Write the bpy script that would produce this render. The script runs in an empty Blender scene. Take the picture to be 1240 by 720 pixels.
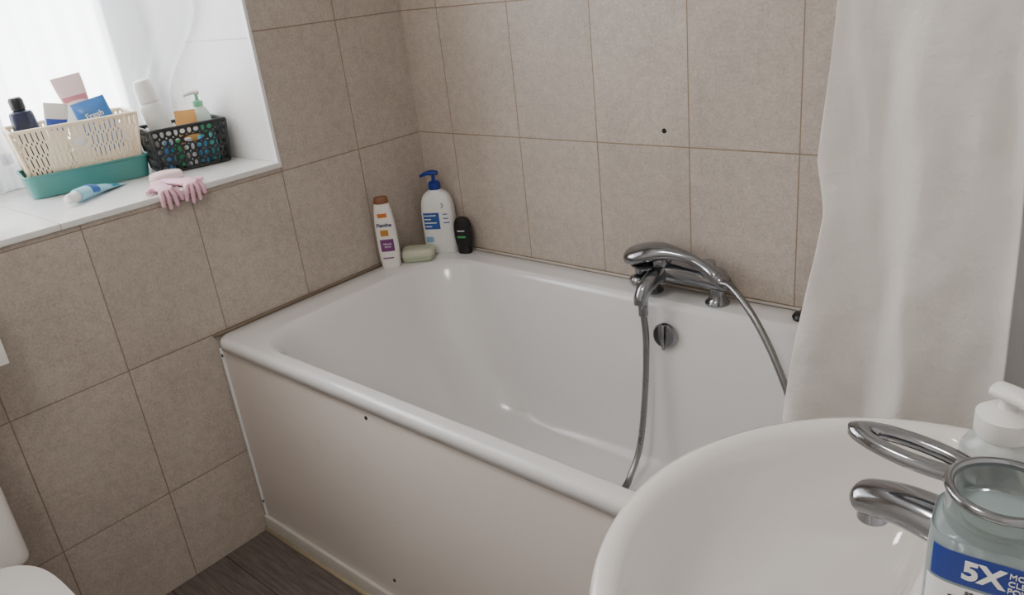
import bpy, bmesh, math, random
import numpy as np
from mathutils import Vector, Matrix
random.seed(3)
C=bpy.context.scene.collection
pi=math.pi
# ------------------------------------------------------------------ materials
def s2l(c):
    return tuple(((x/255)/12.92 if x/255<=.04045 else ((x/255+.055)/1.055)**2.4) for x in c)+(1,)
def mat(name,rgb,rough=.5,metal=0,**kw):
    m=bpy.data.materials.new(name);m.use_nodes=True
    b=m.node_tree.nodes['Principled BSDF']
    b.inputs['Base Color'].default_value=s2l(rgb);b.inputs['Roughness'].default_value=rough;b.inputs['Metallic'].default_value=metal
    for k,v in kw.items(): b.inputs[k.replace('_',' ')].default_value=v
    nt=m.node_tree
    n=nt.nodes.new('ShaderNodeTexNoise');n.inputs['Scale'].default_value=35;n.inputs['Detail'].default_value=4
    g=nt.nodes.new('ShaderNodeNewGeometry');nt.links.new(g.outputs['Position'],n.inputs['Vector'])
    mr=nt.nodes.new('ShaderNodeMapRange');mr.inputs['To Min'].default_value=max(rough-.04,0);mr.inputs['To Max'].default_value=rough+.05
    nt.links.new(n.outputs['Fac'],mr.inputs['Value']);nt.links.new(mr.outputs['Result'],b.inputs['Roughness'])
    return m
class NT:
    def __init__(s,m): s.t=m.node_tree
    def math(s,op,a,b=None,c=None):
        n=s.t.nodes.new('ShaderNodeMath');n.operation=op
        for i,v in enumerate((a,b,c)):
            if v is None: continue
            if isinstance(v,(int,float)): n.inputs[i].default_value=v
            else: s.t.links.new(v,n.inputs[i])
        return n.outputs[0]
    def mix(s,f,a,b,typ='RGBA',blend='MIX'):
        n=s.t.nodes.new('ShaderNodeMix');n.data_type='RGBA';n.blend_type=blend
        for i,v in ((0,f),(6,a),(7,b)):
            if isinstance(v,(int,float,tuple)): n.inputs[i].default_value=v
            else: s.t.links.new(v,n.inputs[i])
        return n.outputs[2]
    def noise(s,scale,detail=4,vec=None,rough=.5):
        n=s.t.nodes.new('ShaderNodeTexNoise');n.inputs['Scale'].default_value=scale;n.inputs['Detail'].default_value=detail;n.inputs['Roughness'].default_value=rough
        if vec is not None: s.t.links.new(vec,n.inputs['Vector'])
        return n.outputs['Fac']
    def ramp(s,f,lo,hi):
        n=s.t.nodes.new('ShaderNodeMapRange');n.inputs[1].default_value=lo;n.inputs[2].default_value=hi;n.inputs[3].default_value=0;n.inputs[4].default_value=1
        s.t.links.new(f,n.inputs[0]);return n.outputs[0]
def tile_mat(name,axis,off,w,G,h,c1,c2,grout,gw=.0019,rough=.36,speck=.5):
    m=bpy.data.materials.new(name);m.use_nodes=True;nt=m.node_tree;N=NT(m);b=nt.nodes['Principled BSDF']
    g=nt.nodes.new('ShaderNodeNewGeometry');sp=nt.nodes.new('ShaderNodeSeparateXYZ');nt.links.new(g.outputs['Position'],sp.inputs[0])
    P=g.outputs['Position']
    a=sp.outputs['X'] if axis=='x' else N.math('MULTIPLY',sp.outputs['Y'],-1.)
    u=N.math('DIVIDE',N.math('SUBTRACT',a,off),w);v=N.math('DIVIDE',N.math('SUBTRACT',sp.outputs['Z'],G),h)
    def dist(q,s): return N.math('MULTIPLY',N.math('ABSOLUTE',N.math('SUBTRACT',N.math('FRACT',N.math('ADD',q,.5)),.5)),s)
    d=N.math('MINIMUM',dist(u,w),dist(v,h))
    mask=N.ramp(d,gw*.5,gw*.5+.0008)
    cx=nt.nodes.new('ShaderNodeCombineXYZ');nt.links.new(N.math('FLOOR',u),cx.inputs[0]);nt.links.new(N.math('FLOOR',v),cx.inputs[1])
    wn=nt.nodes.new('ShaderNodeTexWhiteNoise');wn.noise_dimensions='2D';nt.links.new(cx.outputs[0],wn.inputs['Vector'])
    f1=N.ramp(N.noise(6,6,P,.65),.35,.65);f2=N.ramp(N.noise(170,5,P,.75),.38,.62);f3=N.ramp(N.noise(45,4,P,.6),.38,.62)
    f=N.math('ADD',N.math('ADD',N.math('MULTIPLY',f1,.25),N.math('MULTIPLY',f2,.5)),N.math('MULTIPLY',f3,.25))
    col=N.mix(f,s2l(c1),s2l(c2))
    col=N.mix(N.math('MULTIPLY',wn.outputs['Value'],.16),col,s2l((148,136,125)))
    col=N.mix(mask,s2l(grout),col)
    nt.links.new(col,b.inputs['Base Color'])
    bp=nt.nodes.new('ShaderNodeBump');bp.inputs['Strength'].default_value=.5;bp.inputs['Distance'].default_value=.0015
    nt.links.new(N.math('ADD',mask,N.math('MULTIPLY',f2,.12)),bp.inputs['Height']);nt.links.new(bp.outputs[0],b.inputs['Normal'])
    nt.links.new(N.math('ADD',N.math('MULTIPLY',f2,.12),rough),b.inputs['Roughness'])
    return m
TW=.25;TG=.9328;TH=.3388
M_back=tile_mat('tile_back','x',.1409,TW,TG,TH,(216,203,190),(168,156,144),(150,130,104))
M_left=tile_mat('tile_left','y',.2319,TW,TG,TH,(208,196,184),(162,150,139),(142,126,108))  # same tile as back wall, dimmer light here put into darker colours
M_revt=tile_mat('reveal_tile','x',.5,.9,.958+.30,.30,(236,235,232),(230,229,226),(208,206,201),.002,.2)
M_sill=mat('sill_white',(236,235,232),.18)
M_paint=mat('wall_paint',(232,228,222),.6)
M_ceil=mat('ceiling_paint',(238,236,232),.7)
M_acryl=mat('bath_acrylic',(231,229,228),.16,Coat_Weight=.25)
M_ceramic=mat('ceramic',(234,230,226),.08,Coat_Weight=.5)
M_chrome=mat('chrome',(190,192,195),.08,1.)
M_chromed=mat('chrome_worn',(150,152,156),.12,1.)
M_hose=mat('hose_metal',(150,150,150),.28,1.)
M_black=mat('black_plastic',(18,18,20),.35)
M_white=mat('white_plastic',(236,234,230),.3)
M_upvc=mat('upvc',(240,240,240),.25)
M_blue=mat('navy_blue',(28,52,140),.3)
M_seal=mat('sealant',(120,105,88),.6)
M_caulk=mat('caulk_tan',(186,170,142),.7)
M_panel=bpy.data.materials.new('painted_panel');M_panel.use_nodes=True
N=NT(M_panel);b=M_panel.node_tree.nodes['Principled BSDF']
g=M_panel.node_tree.nodes.new('ShaderNodeNewGeometry')
st=N.ramp(N.noise(3,5,g.outputs['Position'],.5),.3,.75)
col=N.mix(st,s2l((230,221,213)),s2l((221,211,203)))
sc=N.ramp(N.noise(9,8,g.outputs['Position'],.75),.62,.70)
col=N.mix(N.math('MULTIPLY',sc,.26),col,s2l((180,154,130)))
mp2=M_panel.node_tree.nodes.new('ShaderNodeMapping');mp2.inputs['Scale'].default_value=(9,1,40);mp2.inputs['Rotation'].default_value=(0,.5,0);M_panel.node_tree.links.new(g.outputs['Position'],mp2.inputs[0])
sc2=N.ramp(N.noise(3,6,mp2.outputs[0],.7),.68,.73)
col=N.mix(N.math('MULTIPLY',sc2,.4),col,s2l((120,100,86)))
M_panel.node_tree.links.new(col,b.inputs['Base Color']);b.inputs['Roughness'].default_value=.42
M_floor=bpy.data.materials.new('vinyl_wood');M_floor.use_nodes=True
N=NT(M_floor);nt=M_floor.node_tree;b=nt.nodes['Principled BSDF'];g=nt.nodes.new('ShaderNodeNewGeometry')
mp=nt.nodes.new('ShaderNodeMapping');mp.inputs['Scale'].default_value=(1.5,22,1);nt.links.new(g.outputs['Position'],mp.inputs[0])
f=N.ramp(N.noise(6,8,mp.outputs[0],.75),.32,.68)
col=N.mix(f,s2l((124,113,107)),s2l((72,64,60)))
sp=nt.nodes.new('ShaderNodeSeparateXYZ');nt.links.new(g.outputs['Position'],sp.inputs[0])
q=N.math('DIVIDE',sp.outputs['Y'],.15)
dd=N.math('ABSOLUTE',N.math('SUBTRACT',N.math('FRACT',q),.5))
col=N.mix(N.ramp(dd,.488,.494),col,s2l((50,43,39)))
nt.links.new(col,b.inputs['Base Color']);b.inputs['Roughness'].default_value=.42
def fabric(name,rgb,transl,transp,bump=.25,bs_=28):
    m=bpy.data.materials.new(name);m.use_nodes=True;nt=m.node_tree;nt.nodes.clear();N=NT(m)
    o=nt.nodes.new('ShaderNodeOutputMaterial');d=nt.nodes.new('ShaderNodeBsdfDiffuse');t=nt.nodes.new('ShaderNodeBsdfTranslucent');tr=nt.nodes.new('ShaderNodeBsdfTransparent')
    d.inputs[0].default_value=s2l(rgb);t.inputs[0].default_value=s2l(rgb)
    m1=nt.nodes.new('ShaderNodeMixShader');m1.inputs[0].default_value=transl
    nt.links.new(d.outputs[0],m1.inputs[1]);nt.links.new(t.outputs[0],m1.inputs[2])
    m2=nt.nodes.new('ShaderNodeMixShader');m2.inputs[0].default_value=transp
    nt.links.new(m1.outputs[0],m2.inputs[1]);nt.links.new(tr.outputs[0],m2.inputs[2]);nt.links.new(m2.outputs[0],o.inputs[0])
    g=nt.nodes.new('ShaderNodeNewGeometry')
    bp=nt.nodes.new('ShaderNodeBump');bp.inputs['Strength'].default_value=bump;bp.inputs['Distance'].default_value=.008
    nt.links.new(N.noise(bs_,5,g.outputs['Position'],.6),bp.inputs['Height']);nt.links.new(bp.outputs[0],d.inputs['Normal'])
    return m
M_curt=fabric('curtain_fabric',(241,237,232),.25,0,.7,20)
M_net=fabric('net_fabric',(240,242,245),.6,.45)
# ------------------------------------------------------------------ mesh helpers
def empty(name,loc=(0,0,0),rot=(0,0,0)):
    e=bpy.data.objects.new(name,None);e.location=loc;e.rotation_euler=rot;e.empty_display_size=.05;C.objects.link(e);return e
def obj(name,verts,faces,m,parent=None,smooth=True,loc=None,rot=None):
    me=bpy.data.meshes.new(name);me.from_pydata([tuple(v) for v in verts],[],faces);me.validate()
    bm=bmesh.new();bm.from_mesh(me);bmesh.ops.recalc_face_normals(bm,faces=bm.faces);bm.to_mesh(me);bm.free()
    o=bpy.data.objects.new(name,me);C.objects.link(o)
    if m: me.materials.append(m)
    for p in me.polygons: p.use_smooth=smooth
    if parent: o.parent=parent
    if loc: o.location=loc
    if rot: o.rotation_euler=rot
    return o
def loft(name,loops,m,parent=None,cap0=False,cap1=False,smooth=True,closed=True,**k):
    n=len(loops[0]);V=[v for l in loops for v in l];F=[]
    for i in range(len(loops)-1):
        for j in range(n if closed else n-1):
            a=i*n+j;b=i*n+(j+1)%n;F.append((a,b,b+n,a+n))
    if cap0: F.append(tuple(range(n))[::-1])
    if cap1: F.append(tuple(range((len(loops)-1)*n,len(loops)*n)))
    return obj(name,V,F,m,parent,smooth,**k)
def autos(o,ang=40):
    for p in o.data.polygons: p.use_smooth=True
    try: o.data.set_sharp_from_angle(angle=math.radians(ang))
    except Exception: pass
    return o
def box(name,x0,x1,y0,y1,z0,z1,m,parent=None,bev=0,seg=3,**k):
    V=[(x,y,z) for z in (z0,z1) for x,y in((x0,y0),(x1,y0),(x1,y1),(x0,y1))]
    F=[(0,3,2,1),(4,5,6,7),(0,1,5,4),(1,2,6,5),(2,3,7,6),(3,0,4,7)]
    o=obj(name,V,F,m,parent,False,**k)
    if bev:
        bm=bmesh.new();bm.from_mesh(o.data);bmesh.ops.bevel(bm,geom=bm.edges[:],offset=bev,segments=seg,profile=.5,affect='EDGES');bm.to_mesh(o.data);bm.free();autos(o,60)
    return o
def rr(x0,x1,y0,y1,r,z,n=10):
    P=[]
    for cx,cy,a0 in((x1-r,y1-r,0),(x0+r,y1-r,pi/2),(x0+r,y0+r,pi),(x1-r,y0+r,1.5*pi)):
        for i in range(n+1):
            a=a0+pi/2*i/n;P.append((cx+r*math.cos(a),cy+r*math.sin(a),z))
    return P
def catmull(P,per):
    P=[np.array(p,float) for p in P];Q=[2*P[0]-P[1]]+P+[2*P[-1]-P[-2]];out=[]
    for i in range(1,len(Q)-2):
        for j in range(per):
            t=j/per;a,b,c,d=Q[i-1],Q[i],Q[i+1],Q[i+2]
            out.append(.5*((2*b)+(-a+c)*t+(2*a-5*b+4*c-d)*t*t+(-a+3*b-3*c+d)*t**3))
    out.append(P[-1]);return out
def tube(name,path,m,parent=None,rad=.01,per=8,n=14,up=(0,0,1),caps=True,flat=1,fn=None,**k):
    pts=[tuple(p)+((rad,rad*flat) if len(p)==3 else ()) for p in path]
    S=catmull(pts,per) if per>1 else [np.array(p,float) for p in pts]
    loops=[];side=None
    for i,s in enumerate(S):
        t=S[min(i+1,len(S)-1)][:3]-S[max(i-1,0)][:3];t/=np.linalg.norm(t)+1e-12
        if side is None:
            side=np.cross(t,np.array(up,float))
            if np.linalg.norm(side)<1e-3: side=np.cross(t,(1,0,0))
        side=side-t*(side@t);side/=np.linalg.norm(side);w=np.cross(side,t)
        ra,rb=s[3],s[4]
        if fn: f=fn(i);ra*=f;rb*=f
        loops.append([tuple(s[:3]+side*ra*math.cos(2*pi*j/n)+w*rb*math.sin(2*pi*j/n)) for j in range(n)])
    return loft(name,loops,m,parent,caps,caps,**k)
def lathe(name,prof,m,parent=None,n=32,cap0=True,cap1=True,loc=None,rot=None,ang=40):
    o=loft(name,[[(r*math.cos(2*pi*j/n),r*math.sin(2*pi*j/n),z) for j in range(n)] for r,z in prof],m,parent,cap0,cap1,loc=loc,rot=rot)
    return autos(o,ang)
def se(a,b,p,z,n=40,cx=0,cy=0):
    L=[]
    for j in range(n):
        t=2*pi*j/n;c,s=math.cos(t),math.sin(t)
        L.append((cx+a*math.copysign(abs(c)**(2/p),c),cy+b*math.copysign(abs(s)**(2/p),s),z))
    return L
def sel(name,secs,m,parent=None,per=4,**k):
    S=catmull(secs,per) if per>1 else secs
    return autos(loft(name,[se(max(s[0],1e-4),max(s[1],1e-4),max(s[2],2),s[3]) for s in S],m,parent,True,True,**k),50)
def patch(name,a,b,p,t0,t1,z0,z1,m,parent,off=.0006,n=14,nz=1,ab2=None):
    L=[]
    for i in range(nz+1):
        f=i/nz;A=a if ab2 is None else a+(ab2[0]-a)*f;B=b if ab2 is None else b+(ab2[1]-b)*f
        row=[]
        for j in range(n+1):
            t=math.radians(t0+(t1-t0)*j/n);c,s=math.cos(t),math.sin(t)
            row.append(((A+off)*math.copysign(abs(c)**(2/p),c),(B+off)*math.copysign(abs(s)**(2/p),s),z0+(z1-z0)*f))
        L.append(row)
    return loft(name,L,m,parent,closed=False)
def text(name,body,size,m,parent,loc,rot=(pi/2,0,0),ext=.0003,bold=0,al='CENTER'):
    cu=bpy.data.curves.new(name,'FONT');cu.body=body;cu.size=size;cu.extrude=ext;cu.offset=bold;cu.align_x=al;cu.align_y='CENTER'
    to=bpy.data.objects.new(name+'_tmp',cu);C.objects.link(to)
    dg=bpy.context.evaluated_depsgraph_get();me=bpy.data.meshes.new_from_object(to.evaluated_get(dg));bpy.data.objects.remove(to)
    me.materials.clear();me.materials.append(m)
    o=bpy.data.objects.new(name,me);C.objects.link(o);o.parent=parent;o.location=loc;o.rotation_euler=rot;return o
def holes(name,corners,nu,nv,m,parent,kind='e',fr=.72,thick=.002,seg=16,skip=None):
    bl,br,tr,tl=[np.array(c,float) for c in corners];V=[];F=[]
    def P(u,v): return tuple((bl*(1-u)+br*u)*(1-v)+(tl*(1-u)+tr*u)*v)
    cells=[(i,j,1,1) for i in range(nu) for j in range(nv)]
    if skip:
        i0,i1,j0,j1=skip
        cells=[c for c in cells if not(i0<=c[0]<i1 and j0<=c[1]<j1)]+[(i0,j0,i1-i0,j1-j0)]
    for (i,j,wi,hj) in cells:
        k=len(V)
        big=wi>1
        for q in range(seg):
            t=2*pi*(q+.5)/seg;c,s=math.cos(t),math.sin(t)
            mx=max(abs(c),abs(s));su,sv=c/mx,s/mx
            if kind=='e' or big: hu,hv=c*.8,s*.8
            else: hu,hv=su*fr*.6,sv*.8
            if kind=='e' and not big:
                hu,hv=c*fr,s*fr
                if (i+j)%2: hu*=.72
                else: hv*=.72
            V.append(P((i+wi*(.5+su/2))/nu,(j+hj*(.5+sv/2))/nv));V.append(P((i+wi*(.5+hu/2))/nu,(j+hj*(.5+hv/2))/nv))
        for q in range(seg):
            a=k+2*q;b2=k+2*((q+1)%seg);F.append((a,b2,b2+1,a+1))
    o=obj(name,V,F,m,parent,False)
    md=o.modifiers.new('s','SOLIDIFY');md.thickness=thick;md.offset=0
    return o
# ------------------------------------------------------------------ room shell
RX=1.87;FY=-2.3;CZ=2.35;WY0=-1.75;WY1=-.487;WZ0=.958;WZ1=2.05;WD=.52
box('floor',-.01,RX,FY,.0,-.05,0,M_floor)
box('ceiling',-.6,RX+.1,FY-.1,.1,CZ,CZ+.05,M_ceil)
box('wall_back',-.1,RX+.1,0,.1,-.05,CZ,M_back)
box('wall_right',RX,RX+.1,FY-.1,0,-.05,CZ,M_paint)
box('wall_front',-.1,RX+.1,FY-.1,FY,-.05,CZ,M_paint)
def joinboxes(name,bs,m):
    V=[];F=[]
    for x0,x1,y0,y1,z0,z1 in bs:
        k=len(V);V+=[(x,y,z) for z in (z0,z1) for x,y in((x0,y0),(x1,y0),(x1,y1),(x0,y1))]
        F+=[tuple(k+i for i in f) for f in[(0,3,2,1),(4,5,6,7),(0,1,5,4),(1,2,6,5),(2,3,7,6),(3,0,4,7)]]
    return obj(name,V,F,m,None,False)
t=.012;XO=-WD-.06
joinboxes('wall_left',[(-t,0,FY,0,-.05,WZ0-.012),(-t,0,FY,WY0,WZ0-.012,CZ),(-t,0,WY1,0,WZ0-.012,CZ),(-t,0,WY0,WY1,WZ1,CZ)],M_left)
joinboxes('wall_left_masonry',[(XO,-t,FY,0,-.05,WZ0-.012),(XO,-t,FY,WY0,WZ0-.012,CZ),(XO,-t,WY1+.006,0,WZ0-.012,CZ),(XO,-t,WY0,WY1,WZ1,CZ)],M_paint)
box('trim_1',-t,.0015,WY1-.001,WY1+.007,WZ0,WZ1,M_upvc)
box('trim_2',-WD-.02,.006,WY0,WY1+.006,WZ0-.014,WZ0,M_sill,bev=.002)
box('wall_reveal',-WD-.02,-t,WY1,WY1+.006,WZ0,WZ1,M_revt)
for i,yy in enumerate((-.70,-1.02,-1.34)):
    box('trim_%d'%(3+i),-WD,.0062,yy-.001,yy+.001,WZ0-.013,WZ0+.0004,M_caulk)
W=empty('window_1')
def wb(n,y0,y1,z0,z1,x0=-WD-.06,x1=-WD-.005): box(n,x0,x1,y0,y1,z0,z1,M_upvc,W,bev=.006)
wb('frame_bottom',WY0,WY1,WZ0,WZ0+.06);wb('frame_top',WY0,WY1,WZ1-.06,WZ1);wb('frame_side_a',WY0,WY0+.06,WZ0,WZ1);wb('frame_side_b',WY1-.06,WY1,WZ0,WZ1)
wb('mullion',-1.02,-.95,WZ0,WZ1)
wb('sash_bottom',-.95,WY1-.06,WZ0+.055,WZ0+.10,-WD-.05,-WD+.005);wb('sash_side_a',-.955,-.91,WZ0+.06,WZ1-.06,-WD-.05,-WD+.005);wb('sash_side_b',WY1-.105,WY1-.06,WZ0+.06,WZ1-.06,-WD-.05,-WD+.005)
mg=bpy.data.materials.new('pane');mg.use_nodes=True;nt=mg.node_tree;nt.nodes.clear()
o=nt.nodes.new('ShaderNodeOutputMaterial');a=nt.nodes.new('ShaderNodeBsdfTransparent');gl=nt.nodes.new('ShaderNodeBsdfGlossy');gl.inputs['Roughness'].default_value=.1
mx=nt.nodes.new('ShaderNodeMixShader');mx.inputs[0].default_value=.06;nt.links.new(a.outputs[0],mx.inputs[1]);nt.links.new(gl.outputs[0],mx.inputs[2]);nt.links.new(mx.outputs[0],o.inputs[0])
box('glass',-WD-.035,-WD-.031,WY0+.03,WY1-.03,WZ0+.03,WZ1-.03,mg,W)
V=[];F=[];nu=260;nz=40
def sst(a,b,x): t_=min(max((x-a)/(b-a),0),1);return t_*t_*(3-2*t_)
for i in range(nz+1):
    z=WZ0+.008+(WZ1-.012-WZ0-.008)*i/nz
    for j in range(nu+1):
        y=WY0+.002+(WY1-.0015-WY0-.002)*j/nu
        fwd=.255*sst(WY1-.16,WY1-.03,y)*sst(1.10,1.36,z)
        V.append((-.478+fwd+.010*math.sin(y*95+.8*math.sin(y*17))*(1-.3*i/nz)+.004*math.sin(y*210+i*.1),y,z))
for i in range(nz):
    for j in range(nu): a=i*(nu+1)+j;F.append((a,a+1,a+nu+2,a+nu+1))
nc=empty('net_curtain')
obj('net',V,F,M_net,nc)
tube('wire',[(-.478,WY0,WZ1-.014),(-.478,WY1-.17,WZ1-.014),(-.23,WY1-.03,WZ1-.014),(-.215,WY1,WZ1-.014)],M_white,nc,.004,per=6)
# ------------------------------------------------------------------ bathtub
L=1.75;T=.589;Wd=.772
e=.002
prof=[
 (e+.008,L-.008,-Wd+.010,-.010,.03,.556),(e,L,-Wd,-e,.035,.558),(e,L,-Wd,-e,.035,.577),(e+.003,L-.003,-Wd+.003,-.005,.035,.5855),(e+.010,L-.010,-Wd+.010,-.011,.035,T),
 (.055,L-.05,-.754,-.045,.08,T+.0005),(.100,L-.085,-.739,-.078,.125,T),(.108,L-.092,-.733,-.085,.135,T-.003),(.116,L-.099,-.726,-.092,.14,T-.011),(.124,L-.104,-.719,-.098,.145,T-.026),
 (.145,L-.112,-.708,-.108,.155,.52),(.198,L-.125,-.69,-.125,.16,.42),(.265,L-.14,-.672,-.142,.16,.31),(.325,L-.155,-.655,-.158,.16,.23),(.375,L-.18,-.63,-.182,.15,.188),(.44,L-.22,-.59,-.225,.13,.172),(.55,L-.3,-.5,-.31,.08,.168)]
tub=empty('bathtub')
loops=[rr(*p,n=12) for p in prof]
head=loops[:5];rest=[prof[i] for i in range(5,len(prof))]
rest=catmull(rest,4)
loops=head+[rr(*[float(q) for q in p],n=12) for p in rest]
loft('shell',loops,M_acryl,tub,cap1=True)
box('cradle_left',.04,.09,-.70,-.06,0,.545,M_white,tub);box('cradle_right',1.67,1.71,-.70,-.06,0,.545,M_white,tub)
lathe('overflow',[(.031,0),(.031,.006),(.027,.011),(.012,.013),(.0,.013)],M_chromed,tub,loc=(.884,-.1155,.514),rot=(pi/2-.12,0,0))
tube('overflow_knob',[(.884,-.127,.545,.004,.004),(.884,-.134,.514,.006,.004),(.884,-.127,.482,.004,.004)],M_chromed,tub)
lathe('waste',[(.035,0),(.035,.003),(.028,.004),(.0,.004)],M_chrome,tub,loc=(1.2,-.41,.169))
pn=empty('panel');pn.parent=tub
box('board',.010,L,-.764,-.752,.045,.557,M_panel,pn,bev=.001)
box('edge_strip',.004,.014,-.768,-.750,.045,.557,M_upvc,pn,bev=.002)
for i,(x,z) in enumerate([(.57,.535),(.016,.54),(.018,.10),(.55,.10)]):
    lathe('screw_%d'%i,[(.0045,0),(.004,.0015),(.0,.0018)],M_black,pn,n=12,loc=(x,-.7645 if x>.02 else -.7685,z),rot=(pi/2,0,0))
box('baseboard_front',.003,L,-.772,-.752,0,.048,mat('plinth',(205,200,192),.45),None,bev=.002)
tube('trim_6',[(.004,-.774,.003),(L,-.774,.003)],M_caulk,None,.006,per=1,n=8)
tube('trim_7',[(.0035,-.77,T+.001),(.0035,-.3,T+.001),(.0035,-.004,T+.001)],M_seal,None,.0038,per=6,n=8,fn=lambda i:1+.25*math.sin(i*2.3))
tube('trim_8',[(.004,-.0035,T+.001),(.9,-.0035,T+.001),(L,-.0035,T+.001)],mat('sealant_white',(190,182,172),.5),None,.0035,per=10,n=8)
lathe('wall_plug',[(.006,0),(.0055,.001),(.0,.0012)],M_black,None,n=16,loc=(.828,-.0001,.968),rot=(pi/2,0,0))
lathe('bath_plug',[(.02,0),(.022,.006),(.018,.012),(.006,.014),(.005,.022),(0,.023)],M_black,None,loc=(1.178,-.045,T+.001))
# ------------------------------------------------------------------ bath mixer tap
tp=empty('bath_mixer_tap')
for i,x in enumerate((.81,.982)):
    lathe('pillar_%d'%i,[(.028,0),(.028,.004),(.023,.009),(.019,.014),(.018,.045),(.022,.052),(.022,.075),(.012,.085),(0,.086)],M_chromed,tp,loc=(x,-.048,T+.0005))
tube('body',[(.772,-.048,.646,.014,.014),(.782,-.048,.646,.026,.026),(.81,-.048,.646,.029,.029),(.87,-.048,.648,.027,.027),(.94,-.048,.646,.023,.023),(.995,-.048,.644,.023,.023),(1.008,-.048,.644,.014,.014)],M_chromed,tp,per=6,n=24)
tube('spout',[(.845,-.05,.648,.024,.023),(.843,-.09,.645,.021,.020),(.84,-.125,.632,.0185,.0185),(.838,-.142,.612,.017,.017),(.838,-.144,.596,.017,.017)],M_chromed,tp,n=20)
lathe('diverter',[(.013,0),(.013,.018),(.019,.024),(.021,.036),(.017,.044),(.006,.047),(0,.047)],M_chromed,tp,loc=(.812,-.068,.640),rot=(pi/2+.4,0,-.45))
lathe('lever_base',[(.026,0),(.028,.012),(.024,.026),(.014,.034),(0,.035)],M_chromed,tp,loc=(.838,-.052,.663))
lathe('hose_nut',[(.0115,0),(.0115,.024),(.009,.028)],M_chromed,tp,n=12,loc=(.842,-.142,.568))
lathe('cradle',[(.012,0),(.011,.018),(.020,.024),(.020,.036)],M_chromed,tp,loc=(.962,-.058,.655))
hs=empty('handset');hs.parent=tp
tube('handle',[(1.012,-.092,.660,.0105,.0105),(.995,-.086,.673,.0155,.0155),(.965,-.078,.686,.0135,.0135),(.93,-.072,.697,.0135,.0125),(.895,-.072,.704,.018,.014),(.86,-.074,.706,.027,.019),(.825,-.078,.700,.035,.022),(.792,-.082,.691,.037,.022),(.772,-.084,.685,.028,.017),(.762,-.085,.682,.009,.006)],M_chromed,hs,per=6,n=24)
lathe('spray_face',[(.026,0),(.026,.004),(.0,.0045)],mat('spray_grey',(70,72,75),.4),hs,loc=(.802,-.081,.6705),rot=(pi,.22,0))
lathe('hose_collar',[(.012,0),(.0135,.003),(.0135,.022),(.0105,.026)],M_chromed,hs,n=12,loc=(1.004,-.089,.667),rot=(0,2.25,0))
hp=[(.842,-.142,.575),(.850,-.148,.50),(.858,-.175,.38),(.866,-.22,.26),(.868,-.275,.199),(.888,-.34,.187),(.97,-.385,.185),(1.10,-.37,.19),(1.20,-.30,.22),(1.245,-.24,.33),(1.228,-.20,.44),(1.175,-.17,.54),(1.108,-.138,.62),(1.045,-.106,.660),(1.012,-.092,.660)]
tube('hose',hp,M_hose,tp,.0085,per=44,n=12,fn=lambda i:1.0 if i%2 else .80)
# ------------------------------------------------------------------ shower curtain
def curtain(name,x0,x1,y,z0,z1,folds,amp,edge,seed,mat_,nu=150,nz=110):
    V=[];F=[];rnd=random.Random(seed);ph=[rnd.uniform(0,6) for _ in range(6)]
    for i in range(nz+1):
        f=i/nz;z=z0+(z1-z0)*f
        for j in range(nu+1):
            s=j/nu
            xl=x0+edge(z);x=xl+(x1-xl)*s
            d=amp*(math.sin(s*folds*2*pi+ph[0]+.9*math.sin(z*3+ph[1]))*(.7+.3*math.sin(z*4+ph[2]))+.22*math.sin(s*folds*4.1*pi+ph[3]+z*5.3)*(.5+.5*math.sin(z*6+1))+.25*math.sin(s*19+z*15+ph[4])*math.sin(z*19+s*7)+.10*math.sin(s*27-z*33)*math.sin(z*14+s*9))
            x+=.006*math.sin(z*7+s*9+ph[5])
            V.append((x,y+d,z))
    for i in range(nz):
        for j in range(nu): a=i*(nu+1)+j;F.append((a,a+1,a+nu+2,a+nu+1))
    o=obj(name,V,F,mat_);md=o.modifiers.new('s','SOLIDIFY');md.thickness=.0012
    return o
def edge(z):
    xs=[.45,.78,.89,1.0,1.05,1.107,1.274,1.5,1.95];ys=[-.026,-.018,-.008,.008,.012,.000,.010,.016,.024]
    return float(np.interp(z,xs,ys))
sc_=empty('shower_curtain')
c1=curtain('fabric',1.432,1.630,-.698,.52,1.93,1.8,.012,edge,5,M_curt);c1.parent=sc_
c2=curtain('fabric_shaded',1.60,1.80,-.655,.54,1.93,2.2,.012,lambda z:0,9,fabric('curtain_fabric_shaded',(215,214,213),.3,0));c2.parent=sc_  # more of the same curtain, its shade put into a greyer colour
tube('curtain_rod',[(-.0,-.69,1.96),(RX,-.69,1.96)],M_chrome,None,.012,per=1,n=20)
for i in range(7):
    xx=1.45+i*.055
    tube('ring_%d'%i,[(xx,-.69+.02*math.cos(a),1.95+.028*math.sin(a)) for a in [2*pi*k/16 for k in range(17)]],M_white,sc_,.002,per=1,n=6)
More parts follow.
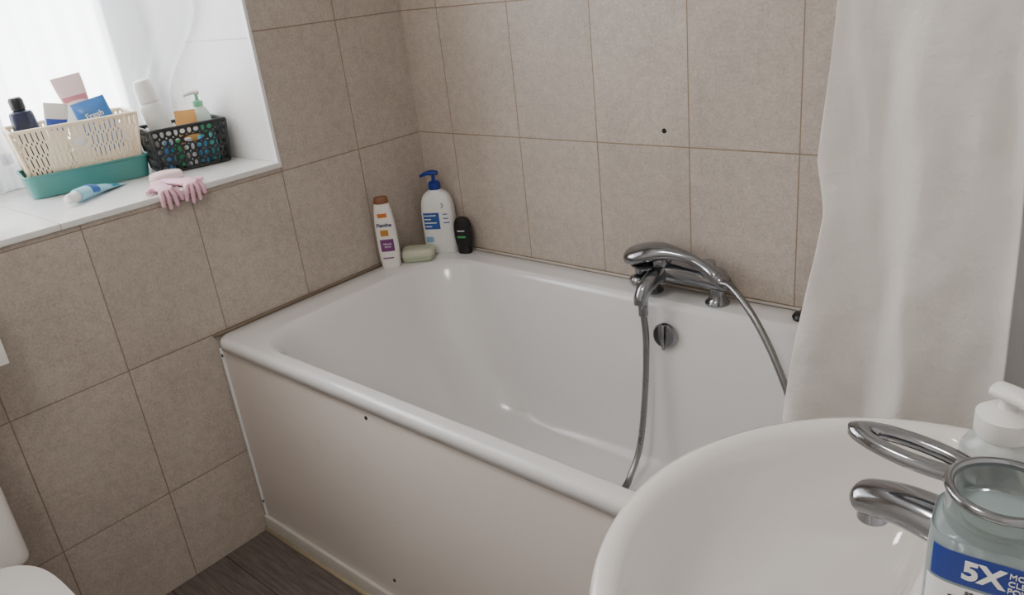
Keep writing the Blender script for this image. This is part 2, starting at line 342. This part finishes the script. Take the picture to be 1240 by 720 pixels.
# ------------------------------------------------------------------ basin
bs=empty('wash_basin')
bx,by,bz=1.659,-1.043,.88;br=.253;ox=1.545
def ray_circle(cx,cy,r,px,py,c,s):
    dx,dy=px-cx,py-cy;B=dx*c+dy*s;return -B+math.sqrt(B*B-(dx*dx+dy*dy-r*r))
def blob(r,xr,p,z,n=120,sc=1,cxs=0):
    Lp=[]
    for j in range(n):
        t=2*pi*j/n;c,s=math.cos(t),math.sin(t)
        d=ray_circle(bx,by,r,ox,by,c,s)
        if c>1e-3: l=(xr-ox)/c;d=d*(1+(d/l)**p)**(-1/p)
        Lp.append((ox+cxs+d*c*sc,by+d*s*sc,z))
    return Lp
bl=[blob(br,1.868,30,.62,sc=.32,cxs=.11),blob(br,1.868,30,.70,sc=.55,cxs=.07),blob(br,1.868,30,.77,sc=.82,cxs=.02),blob(br-.008,1.868,30,.83),blob(br-.001,1.868,30,.862),blob(br,1.868,30,.872),blob(br-.003,1.868,30,.878),blob(br-.009,1.868,30,.880)]
inner=[(.236,1.655,8,.879,1,0),(.231,1.645,8,.874,1,0),(.227,1.639,8,.862,1,0),(.222,1.633,7,.835,1,0),(.222,1.63,6,.80,.9,0),(.222,1.628,5,.77,.74,0.005),(.222,1.628,4,.752,.5,.01),(.222,1.628,4,.745,.2,.01),(.222,1.628,4,.744,.05,.01)]
I=catmull(inner,3)
bl+= [blob(float(a),float(b_),float(c),float(z),sc=float(s_),cxs=float(cc)) for a,b_,c,z,s_,cc in I]
loft('bowl',bl,M_ceramic,bs,cap0=True,cap1=True)
autos(lathe('pedestal',[(.12,0),(.115,.02),(.085,.08),(.075,.35),(.08,.58),(.10,.66)],M_ceramic,bs,loc=(1.73,by,0)),60)
lathe('drain',[(.022,0),(.022,.003),(.016,.004),(.0,.002)],M_chrome,bs,loc=(1.555,by,.7445))
bt=empty('basin_mixer_tap');bt.location=(1.684,-1.008,.8805)
lathe('body',[(.029,0),(.029,.004),(.025,.008),(.023,.02),(.023,.052),(.026,.057),(.026,.070),(.019,.078),(.0,.081)],M_chromed,bt)
tube('spout',[(.0,0,.030,.021,.018),(-.03,.006,.035,.0205,.0175),(-.06,.013,.035,.019,.016),(-.085,.018,.030,.0175,.0145),(-.096,.02,.026,.0155,.012),(-.100,.021,.024,.008,.006)],M_chromed,bt,n=24)
lathe('aerator',[(.012,0),(.012,.010)],M_chromed,bt,loc=(-.086,.018,.010))
def ring_plate(name,cx,cy,z0,ao,bo,ai,bi,ang,th,m,par,ish=0,slope=0):
    n=48;V=[];F=[];ca,sa=math.cos(ang),math.sin(ang)
    def w(x,y,z): return (cx+x*ca-y*sa,cy+x*sa+y*ca,z0+z+slope*x)
    prof_=[(0,-.25),(0,.25),(.3,.5),(.7,.5),(1,.25),(1,-.25),(.7,-.5),(.3,-.5)]
    for j in range(n):
        t_=2*pi*j/n;c,s=math.cos(t_),math.sin(t_)
        for f_,zz in prof_:
            V.append(w((ao*c)*(1-f_)+(ai*c+ish)*f_,(bo*s)*(1-f_)+bi*s*f_,zz*th))
    k=len(prof_)
    for j in range(n):
        for q in range(k):
            F.append((j*k+q,j*k+(q+1)%k,((j+1)%n)*k+(q+1)%k,((j+1)%n)*k+q))
    return obj(name,V,F,m,par)
ring_plate('lever',-.056,.010,.088,.054,.0195,.030,.0068,-.14,.012,M_chromed,bt,ish=-.002,slope=-.04)
tube('lever_neck',[(.008,0,.072,.021,.013),(-.002,.002,.082,.019,.011),(-.016,.005,.087,.013,.007)],M_chromed,bt,n=20)
# ------------------------------------------------------------------ mouthwash bottle
mw=empty('mouthwash_bottle',(1.698,-1.114,.8808),(0,0,math.radians(6)))
M_liq=mat('pale_liquid',(196,210,212),.05,Transmission_Weight=.6,IOR=1.2)
sel('body',[(.030,.022,4,0),(.034,.026,4,.004),(.034,.026,4,.06),(.034,.026,4,.126),(.032,.025,3.5,.131),(.025,.022,2.6,.135),(.021,.021,2,.137),(.021,.021,2,.140)],M_liq,mw)
patch('label_blue',.034,.026,4,-138,-20,.104,.1255,mat('label_blue',(28,56,140),.35),mw)
patch('label_white',.034,.026,4,-146,-15,.03,.1022,mat('label_white',(235,235,235),.35),mw)
patch('label_band',.0342,.0262,4,-146,-15,.045,.066,mat('label_teal',(40,120,150),.35),mw)
text('label_text_5x','5X',.017,M_white,mw,(-.004,-.0270,.1148),bold=.0006)
text('label_text_small','MORE\nCLEANING\nPOWER',.0050,M_white,mw,(.008,-.0270,.1148),al='LEFT')
text('label_text_brand','MINTY',.017,mat('ink_black',(20,20,24),.4),mw,(.006,-.0270,.088),bold=.0008)
text('label_text_sub','PROFESSIONAL',.0045,mat('ink_grey',(60,60,70),.4),mw,(.004,-.0270,.0988))
M_cap=mat('cap_smoke',(205,212,210),.08,Transmission_Weight=.85,IOR=1.15)
lathe('cap',[(.0285,.134),(.0295,.137),(.0285,.154),(.0275,.1565),(.0255,.1565),(.026,.140),(.0,.139)],M_cap,mw,cap0=False,n=40)
tube('cap_ring',[(.0280*math.cos(a),.0280*math.sin(a),.156) for a in [2*pi*k/40 for k in range(41)]],M_chromed,mw,.0028,per=1,n=8,caps=False)
sd=empty('soap_pump_bottle',(1.670,-.925,.8808),(0,0,2.6))
sel('body',[(.024,.022,3,0),(.027,.024,3,.004),(.027,.024,3,.056),(.024,.022,2.5,.069),(.018,.018,2,.077),(.017,.017,2,.082)],mat('frosted',(225,230,228),.25,Transmission_Weight=.5),sd)
lathe('collar',[(.019,.078),(.0205,.081),(.0205,.096),(.014,.101),(.006,.102),(.005,.112)],M_white,sd)
tube('nozzle',[(.010,0,.114,.009,.006),(-.01,0,.115,.009,.006),(-.032,0,.111,.005,.004)],M_white,sd)
# ------------------------------------------------------------------ toilet
to=empty('toilet')
ty=-1.505
def tl(name,secs,m,x0): return autos(loft(name,[se(a,b_,p,z,60,x0+cx,ty) for a,b_,p,z,cx in secs],m,to,True,True),50)
box('cistern',.012,.225,ty-.185,ty+.185,.405,.78,M_ceramic,to,bev=.02,seg=4)
box('cistern_lid',.006,.235,ty-.192,ty+.192,.78,.812,M_ceramic,to,bev=.012,seg=4)
tl('bowl',[(.14,.10,3,0,.30),(.15,.11,3,.02,.30),(.13,.10,2.6,.15,.29),(.18,.13,2.5,.27,.32),(.225,.175,3,.36,.36),(.235,.182,3.4,.395,.365),(.225,.175,3.4,.40,.365)],M_ceramic,0)
tl('seat_and_lid',[(.215,.18,3.6,.402,.455),(.222,.187,3.6,.408,.455),(.222,.187,3.6,.425,.455),(.218,.184,3.6,.43,.455),(.222,.188,3.6,.434,.455),(.218,.184,3.6,.447,.455),(.19,.16,3.2,.452,.455),(.01,.01,2,.453,.455)],M_white,0)
lathe('flush_button',[(.022,0),(.022,.004),(0,.005)],M_chrome,to,loc=(.108,ty,.812))
tr=empty('toilet_roll_holder',(0,-1.252,.88))
tube('arm',[(.0,-.048,.04),(.055,-.048,.03),(.055,-.045,0),(.055,.036,0)],M_chrome,tr,.004)
M_tis=mat('tissue',(238,236,232),.8)
lathe('roll',[(.02,-.038),(.05,-.038),(.05,.038),(.02,.038)],M_tis,tr,loc=(.055,0,0),rot=(pi/2,0,0),cap0=False,cap1=False)
loft('sheet',[[(.104,-.038,0),(.104,.038,0)],[(.106,-.038,-.06),(.106,.038,-.06)],[(.102,-.038,-.13),(.103,.038,-.13)]],M_tis,tr,closed=False)
# ------------------------------------------------------------------ bottles on bath corner
zt=T+.0012
p1=empty('shampoo_bottle',(.045,-.222,zt),(0,0,math.radians(42)))
sel('body',[(.024,.014,3,0),(.027,.017,3,.005),(.030,.019,2.8,.06),(.0295,.0185,2.8,.12),(.026,.0175,2.6,.164),(.022,.0165,2.4,.186),(.021,.016,2.4,.190)],mat('pearl_white',(238,234,228),.25),p1)
sel('cap',[(.021,.016,2.4,.191),(.0212,.0162,2.4,.194),(.020,.0155,2.4,.204),(.017,.013,2.4,.209),(.006,.005,2,.210)],mat('bronze_cap',(134,88,62),.3),p1)
M_gold=mat('label_gold',(196,140,60),.35,.3);M_pur=mat('label_purple',(120,60,120),.4)
patch('gold_mark',.0262,.0177,2.6,-118,-70,.152,.164,mat('label_orange2',(214,120,50),.4),p1)
text('label_text','Panthe',.0155,mat('ink_navy',(40,50,100),.4),p1,(0,-.0197,.130),bold=.0003)
patch('gold_swirl',.0298,.0189,2.8,-110,-80,.098,.116,M_gold,p1)
patch('purple_patch',.0298,.0190,2.8,-122,-58,.052,.088,M_pur,p1)
text('label_text_small','Miracle\nGrow',.008,M_white,p1,(0.001,-.0198,.070))
patch('small_print',.0298,.0189,2.8,-120,-72,.03,.034,M_pur,p1)
p2=empty('pump_lotion_bottle',(.088,-.052,zt),(0,0,math.radians(30)))
sel('body',[(.045,.024,4,0),(.049,.028,4,.005),(.0495,.028,4,.06),(.049,.028,3.8,.12),(.045,.026,3.4,.155),(.036,.022,2.8,.175),(.018,.016,2.2,.188),(.015,.015,2,.192)],mat('lotion_white',(236,235,232),.28),p2)
lathe('collar',[(.0175,.190),(.018,.193),(.018,.208),(.013,.213),(.006,.214),(.005,.232)],M_blue,p2)
tube('pump_head',[(.014,0,.236,.009,.006),(-.004,0,.238,.012,.008),(-.022,0,.236,.009,.006),(-.040,0,.229,.005,.0045)],M_blue,p2)
M_lb=mat('label_blue2',(45,85,160),.4)
patch('label_block',.0495,.028,4,-128,-88,.075,.125,M_lb,p2)
for i in range(4): patch('print_w%d'%i,.0497,.0282,4,-124,-96+6*(i%2),.082+.011*i,.085+.011*i,M_white,p2)
for i in range(3): patch('print_%d'%i,.0495,.028,4,-80,-62+4*(i%3),.118-.013*i,.121-.013*i,M_lb,p2)
patch('label_lower',.0495,.028,4,-130,-96,.035,.052,mat('label_sky',(140,180,215),.4),p2)
text('label_text','3',.02,M_lb,p2,(.022,-.0288,.145))
p3=empty('shower_gel_bottle',(.170,-.040,zt),(0,0,math.radians(25)))
sel('body',[(.018,.012,3,0),(.021,.014,3,.004),(.021,.014,3,.022),(.0245,.015,2.6,.028),(.027,.016,2.5,.055),(.026,.0155,2.5,.085),(.019,.013,2.4,.104),(.008,.006,2.2,.110)],M_black,p3)
patch('label',.027,.016,2.5,-118,-72,.05,.056,mat('label_green',(70,160,90),.4),p3)
patch('label_b',.0268,.016,2.5,-112,-74,.07,.073,M_white,p3)
ss=empty('soap_box',(.075,-.142,zt),(0,0,math.radians(38)))
M_soap=mat('soap_green',(176,186,160),.35,Subsurface_Weight=.1)
sel('base',[(.042,.026,5,0),(.047,.031,5,.003),(.048,.032,5,.016)],M_soap,ss,per=3)
sel('lid',[(.0495,.033,5,.0165),(.0495,.033,5,.023),(.046,.030,5,.032),(.038,.023,4,.036),(.005,.004,3,.037)],mat('soap_lid',(196,198,176),.3),ss,per=3)
# ------------------------------------------------------------------ sill items
zs=WZ0+.0008
M_teal=mat('teal_plastic',(80,152,146),.3,Transmission_Weight=.2);M_cream=mat('cream_plastic',(244,226,196),.4,Subsurface_Weight=.2,Subsurface_Radius=(.02,.015,.01))
AR=math.radians(77.5)
sb=empty('storage_basket',(-.358,-.812,zs),(0,0,AR))
def tray(name,a0,b0,a1,b1,z0,z1,m,parent,th=.0025,r=.02):
    o=loft(name,[rr(-a0,a0,-b0,b0,r,z0,5),rr(-a1,a1,-b1,b1,r,z1,5)],m,parent,cap0=True,smooth=False)
    md=o.modifiers.new('s','SOLIDIFY');md.thickness=th;md.offset=0;return o
def rim(name,a,b,z,m,parent,r=.02,rad=.0035):
    P=rr(-a,a,-b,b,r,z,5);P.append(P[0]);return tube(name,P,m,parent,rad,per=1,n=8,caps=False)
tray('tray',.132,.076,.140,.080,.002,.052,M_teal,sb);rim('tray_rim',.140,.080,.052,M_teal,sb)
def basket(par,a0,b0,a1,b1,z0,z1,m,nu,nv,nvs,kind,fr,skip=None):
    A=[(-a0,-b0),(a0,-b0),(a0,b0),(-a0,b0)];B=[(-a1,-b1),(a1,-b1),(a1,b1),(-a1,b1)]
    for i in range(4):
        p,q=A[i],A[(i+1)%4];P,Q=B[i],B[(i+1)%4]
        n=nu if i%2==0 else nv
        holes('side_%d'%i,[(p[0],p[1],z0),(q[0],q[1],z0),(Q[0],Q[1],z1),(P[0],P[1],z1)],n,nvs,m,par,kind,fr,skip=skip if i%2==0 else ((n//2-1,n//2+1,nvs-2,nvs-1) if skip else None))
        tube('post_%d'%i,[(*A[i],z0),(*B[i],z1)],m,par,.004,per=1,n=8)
    box('bottom',-a0,a0,-b0,b0,z0-.002,z0+.001,m,par);rim('rim',a1,b1,z1,m,par,.006,.0045);rim('rim_low',a0,b0,z0,m,par,.006,.003)
holder=empty('basket');holder.parent=sb
basket(holder,.122,.068,.138,.080,.036,.158,M_cream,24,12,4,'r',.42,skip=(10,14,2,3))
def item(name,lx,ly,z,rot,base=sb):
    c,s=math.cos(AR),math.sin(AR)
    x=base.location.x+lx*c-ly*s;y=base.location.y+lx*s+ly*c
    return empty(name,(x,y,zs+z),rot)
k1=item('dark_bottle',-.086,.02,.046,(.05,-.06,1.3))
sel('body',[(.024,.02,2.4,0),(.027,.022,2.4,.005),(.027,.022,2.4,.135),(.018,.017,2,.150),(.012,.012,2,.155)],mat('bottle_navy',(28,36,62),.25),k1)
lathe('cap',[(.016,.156),(.016,.178),(.012,.184),(0,.184)],M_black,k1)
k2=item('ointment_tube',-.058,-.035,.052,(.1,.22,1.3))
sel('body',[(.020,.013,2.4,0),(.021,.014,2.4,.06),(.025,.007,2.6,.125),(.025,.0012,3,.16)],M_white,k2)
patch('label',.022,.0125,2.4,-150,-30,.098,.124,mat('label_royal',(50,80,170),.4),k2,ab2=(.0245,.0085))
k3=item('pink_cream_tube',.050,.045,.066,(-.10,-.12,1.3))
sel('body',[(.022,.017,2.4,0),(.026,.017,2.4,.09),(.034,.008,2.6,.165),(.035,.0014,3,.195)],mat('tube_pink',(240,212,205),.35),k3)
patch('label',.031,.012,2.5,-150,-30,.130,.145,mat('label_rose',(212,130,135),.4),k3)
k7=item('white_cream_tube',.010,.012,.05,(-.1,.12,1.3))
sel('body',[(.022,.017,2.4,0),(.026,.017,2.4,.09),(.028,.008,2.6,.125),(.029,.0014,3,.140)],M_white,k7)
k4=item('blue_wipes_pouch',.070,-.035,.074,(-.12,-.18,1.3))
M_pch=mat('pouch_blue',(62,120,190),.3)
sel('body',[(.034,.004,4,0),(.040,.013,3,.03),(.040,.014,3,.07),(.040,.011,3.5,.105),(.040,.0015,4,.130)],M_pch,k4)
text('label_text','Fresh\nClean',.019,M_white,k4,(0,-.0155,.082),bold=.0003)
k5=item('white_jar',.102,.0,.042,(0,0,0))
lathe('body',[(.016,0),(.018,.004),(.018,.07),(.015,.075),(.015,.092),(.0,.093)],M_white,k5)
k6=item('green_lid_jar',-.03,.045,.046,(0,0,0))
lathe('body',[(.017,0),(.018,.004),(.018,.08),(.015,.085),(.015,.105),(.0,.106)],mat('jar_green',(150,190,170),.4),k6)
bb=empty('black_basket',(-.250,-.590,zs),(0,0,AR))
h2=empty('basket_body');h2.parent=bb
basket(h2,.085,.060,.093,.072,.004,.110,mat('basket_black',(24,26,30),.4),11,8,5,'e',.78,skip=(4,8,3,4))
m1=item('deodorant_can',-.030,.028,.010,(.02,-.14,1.2),bb)
lathe('body',[(.026,0),(.029,.004),(.029,.150),(.025,.160),(.024,.163)],mat('can_white',(228,229,224),.3),m1)
lathe('cap',[(.024,.164),(.0245,.202),(.019,.218),(.008,.222),(0,.223)],M_white,m1)
m2=item('orange_sachet',.008,-.016,.012,(-.08,.05,1.25),bb)
sel('body',[(.024,.003,4,0),(.026,.008,3,.04),(.026,.008,3,.09),(.026,.0015,4,.130)],mat('sachet_orange',(226,168,96),.4),m2)
patch('stripe',.026,.008,3,-150,-30,.07,.085,M_white,m2)
m3=item('hand_soap_bottle',.056,.014,.010,(0,.02,1.3),bb)
sel('body',[(.023,.016,3,0),(.025,.018,3,.005),(.025,.018,3,.10),(.018,.014,2.6,.125),(.011,.011,2,.132)],mat('soap_bottle_mint',(214,232,220),.3),m3)
patch('label',.025,.018,3,-150,-30,.06,.095,mat('label_green2',(80,170,130),.4),m3)
lathe('collar',[(.013,.133),(.013,.146),(.005,.148),(.004,.166)],mat('pump_green',(120,190,150),.35),m3)
tube('nozzle',[(.008,0,.168,.009,.006),(-.01,0,.169,.008,.006),(-.032,0,.164,.005,.004)],M_white,m3)
cl=[(70,150,210),(60,180,120),(240,240,240),(90,180,220),(90,200,200)]
for i in range(5):
    q=item('small_bottle' if i==0 else 'small_bottle.%03d'%i,-.060+.029*i,-.044,.010,(.06*(i-2),.0,i),bb)
    lathe('body',[(.011,0),(.012,.003),(.012,.05),(.008,.058),(.008,.066),(0,.067)],mat('vial_%d'%i,cl[i],.35),q,n=20)
tpz=empty('toothpaste_tube',(-.188,-.862,zs+.0165),(0,0,math.atan2(.155,-.112)))
tube('body',[(-.075,0,0,.0155,.0155),(-.03,0,-.001,.0165,.0145),(.02,0,-.006,.020,.009),(.085,0,-.0135,.025,.0022)],mat('tube_aqua',(150,205,225),.3),tpz,n=24)
tube('stripe',[(-.035,0,.001,.0168,.0148),(-.01,0,-.0018,.0183,.0126)],mat('tube_blue',(50,110,180),.3),tpz,n=24,per=3)
tube('stripe_b',[(.035,0,-.0068,.0213,.0078),(.06,0,-.0100,.0233,.0050)],mat('tube_teal',(40,140,160),.3),tpz,n=24,per=3)
tube('cap',[(-.105,0,0,.011,.011),(-.082,0,0,.0125,.0125),(-.074,0,0,.0125,.0125)],M_white,tpz,n=20,per=2)
sel('soap_bar',[(.030,.018,3,0),(.038,.024,3,.005),(.039,.025,3,.012),(.034,.021,3,.021),(.01,.008,2.5,.025)],mat('soap_pink',(240,212,214),.4),None,loc=(-.135,-.715,zs),rot=(0,0,1.3))
M_glv=mat('glove_pink',(238,188,204),.5)
def glove(name,y,sgn,twist,xo=0):
    gz=WZ0;pts=[];edges=[];rad=[]
    def add(p,r,par=None):
        pts.append((p[0]+xo,p[1],p[2]));rad.append(r)
        if par is not None: edges.append((par,len(pts)-1))
        return len(pts)-1
    a=add((-.100,y-.03*sgn,gz+.010),(.020,.007));b_=add((-.060,y-.012*sgn,gz+.010),(.020,.0075),a);c=add((-.030,y,gz+.010),(.022,.0078),b_)
    d=add((-.004,y+twist*.2,gz+.0095),(.019,.007),c)
    for i,(o_,l) in enumerate(((-.019,.020),(-.0065,.028),(.007,.025),(.019,.014))):
        k=add((.012,y+o_*.95,gz+.0072),(.006,.006),d)
        k2_=add((.0185,y+o_*1.1+twist*.4,gz-.004),(.0056,.0056),k)
        add((.0155,y+o_*1.25+twist,gz-.008-l),(.005,.005),k2_)
    k=add((-.026,y+.026*sgn,gz+.009),(.0065,.0065),c);add((-.008,y+.040*sgn,gz+.0085),(.0058,.0058),k)
    me=bpy.data.meshes.new(name);me.from_pydata(pts,edges,[]);o=bpy.data.objects.new(name,me);C.objects.link(o);me.materials.append(M_glv)
    s=o.modifiers.new('skin','SKIN');s.use_smooth_shade=True
    for i,v in enumerate(me.skin_vertices[0].data): v.radius=rad[i];v.use_root=(i==0)
    ss_=o.modifiers.new('sub','SUBSURF');ss_.levels=2;ss_.render_levels=2
glove('rubber_glove',-.785,-1,.003);glove('rubber_glove.001',-.725,1,-.002,.001)
lb=empty('lotion_bottle',(-.10,-1.15,zs))
sel('body',[(.026,.02,3,0),(.029,.022,3,.005),(.029,.022,3,.10),(.018,.015,2.4,.125),(.012,.012,2,.13)],mat('lotion_cream',(235,222,200),.35),lb)
lathe('cap',[(.014,.131),(.014,.155),(0,.157)],M_white,lb)
# ------------------------------------------------------------------ lights
cl_=empty('ceiling_fill',(1.0,-1.6,CZ))  # unseen ceiling fixture, added as fill for the room
ml=bpy.data.materials.new('fill_glow');ml.use_nodes=True;bb_=ml.node_tree.nodes['Principled BSDF'];bb_.inputs['Emission Color'].default_value=(1,.94,.88,1);bb_.inputs['Emission Strength'].default_value=3  # glow of the added fill fixture
lathe('fill_diffuser',[(.15,-.005),(.15,-.03),(.13,-.055),(.07,-.07),(0,-.073)],ml,cl_)
def area(name,loc,rot,sx,sy,power,col,portal=False):
    l=bpy.data.lights.new(name,'AREA');l.shape='RECTANGLE';l.size=sx;l.size_y=sy;l.energy=power;l.color=col
    o=bpy.data.objects.new(name,l);C.objects.link(o);o.location=loc;o.rotation_euler=rot
    if portal: l.cycles.is_portal=True
    return o
area('window_portal',(XO-.01,(WY0+WY1)/2,(WZ0+WZ1)/2),(0,-pi/2,0),WZ1-WZ0,WY1-WY0,1,(1,1,1),True)
area('fill_light',(1.0,-1.6,CZ-.09),(0,0,0),.3,.3,9,(1,.96,.91))  # added fill light just below the unseen fixture
w=bpy.data.worlds.new('w');bpy.context.scene.world=w;w.use_nodes=True
bg=w.node_tree.nodes['Background'];bg.inputs[0].default_value=(.94,.96,1,1);bg.inputs[1].default_value=12.5
# ------------------------------------------------------------------ camera
p=(1.7429,-1.5448,1.3297,-.7523,.3928,-.1148,934.9638)
yaw,pit,roll=p[3:6]
fw=Vector((math.sin(yaw)*math.cos(pit),math.cos(yaw)*math.cos(pit),-math.sin(pit)))
r=fw.cross(Vector((0,0,1))).normalized();u=r.cross(fw)
r2=r*math.cos(roll)+u*math.sin(roll);u2=-r*math.sin(roll)+u*math.cos(roll)
cd=bpy.data.cameras.new('camera');co=bpy.data.objects.new('camera',cd);C.objects.link(co)
Mx=Matrix((r2,u2,-fw)).transposed().to_4x4();Mx.translation=Vector(p[:3]);co.matrix_world=Mx
cd.sensor_fit='HORIZONTAL';cd.sensor_width=36;cd.lens=36*p[6]/1240;cd.clip_start=.02
bpy.context.scene.camera=co
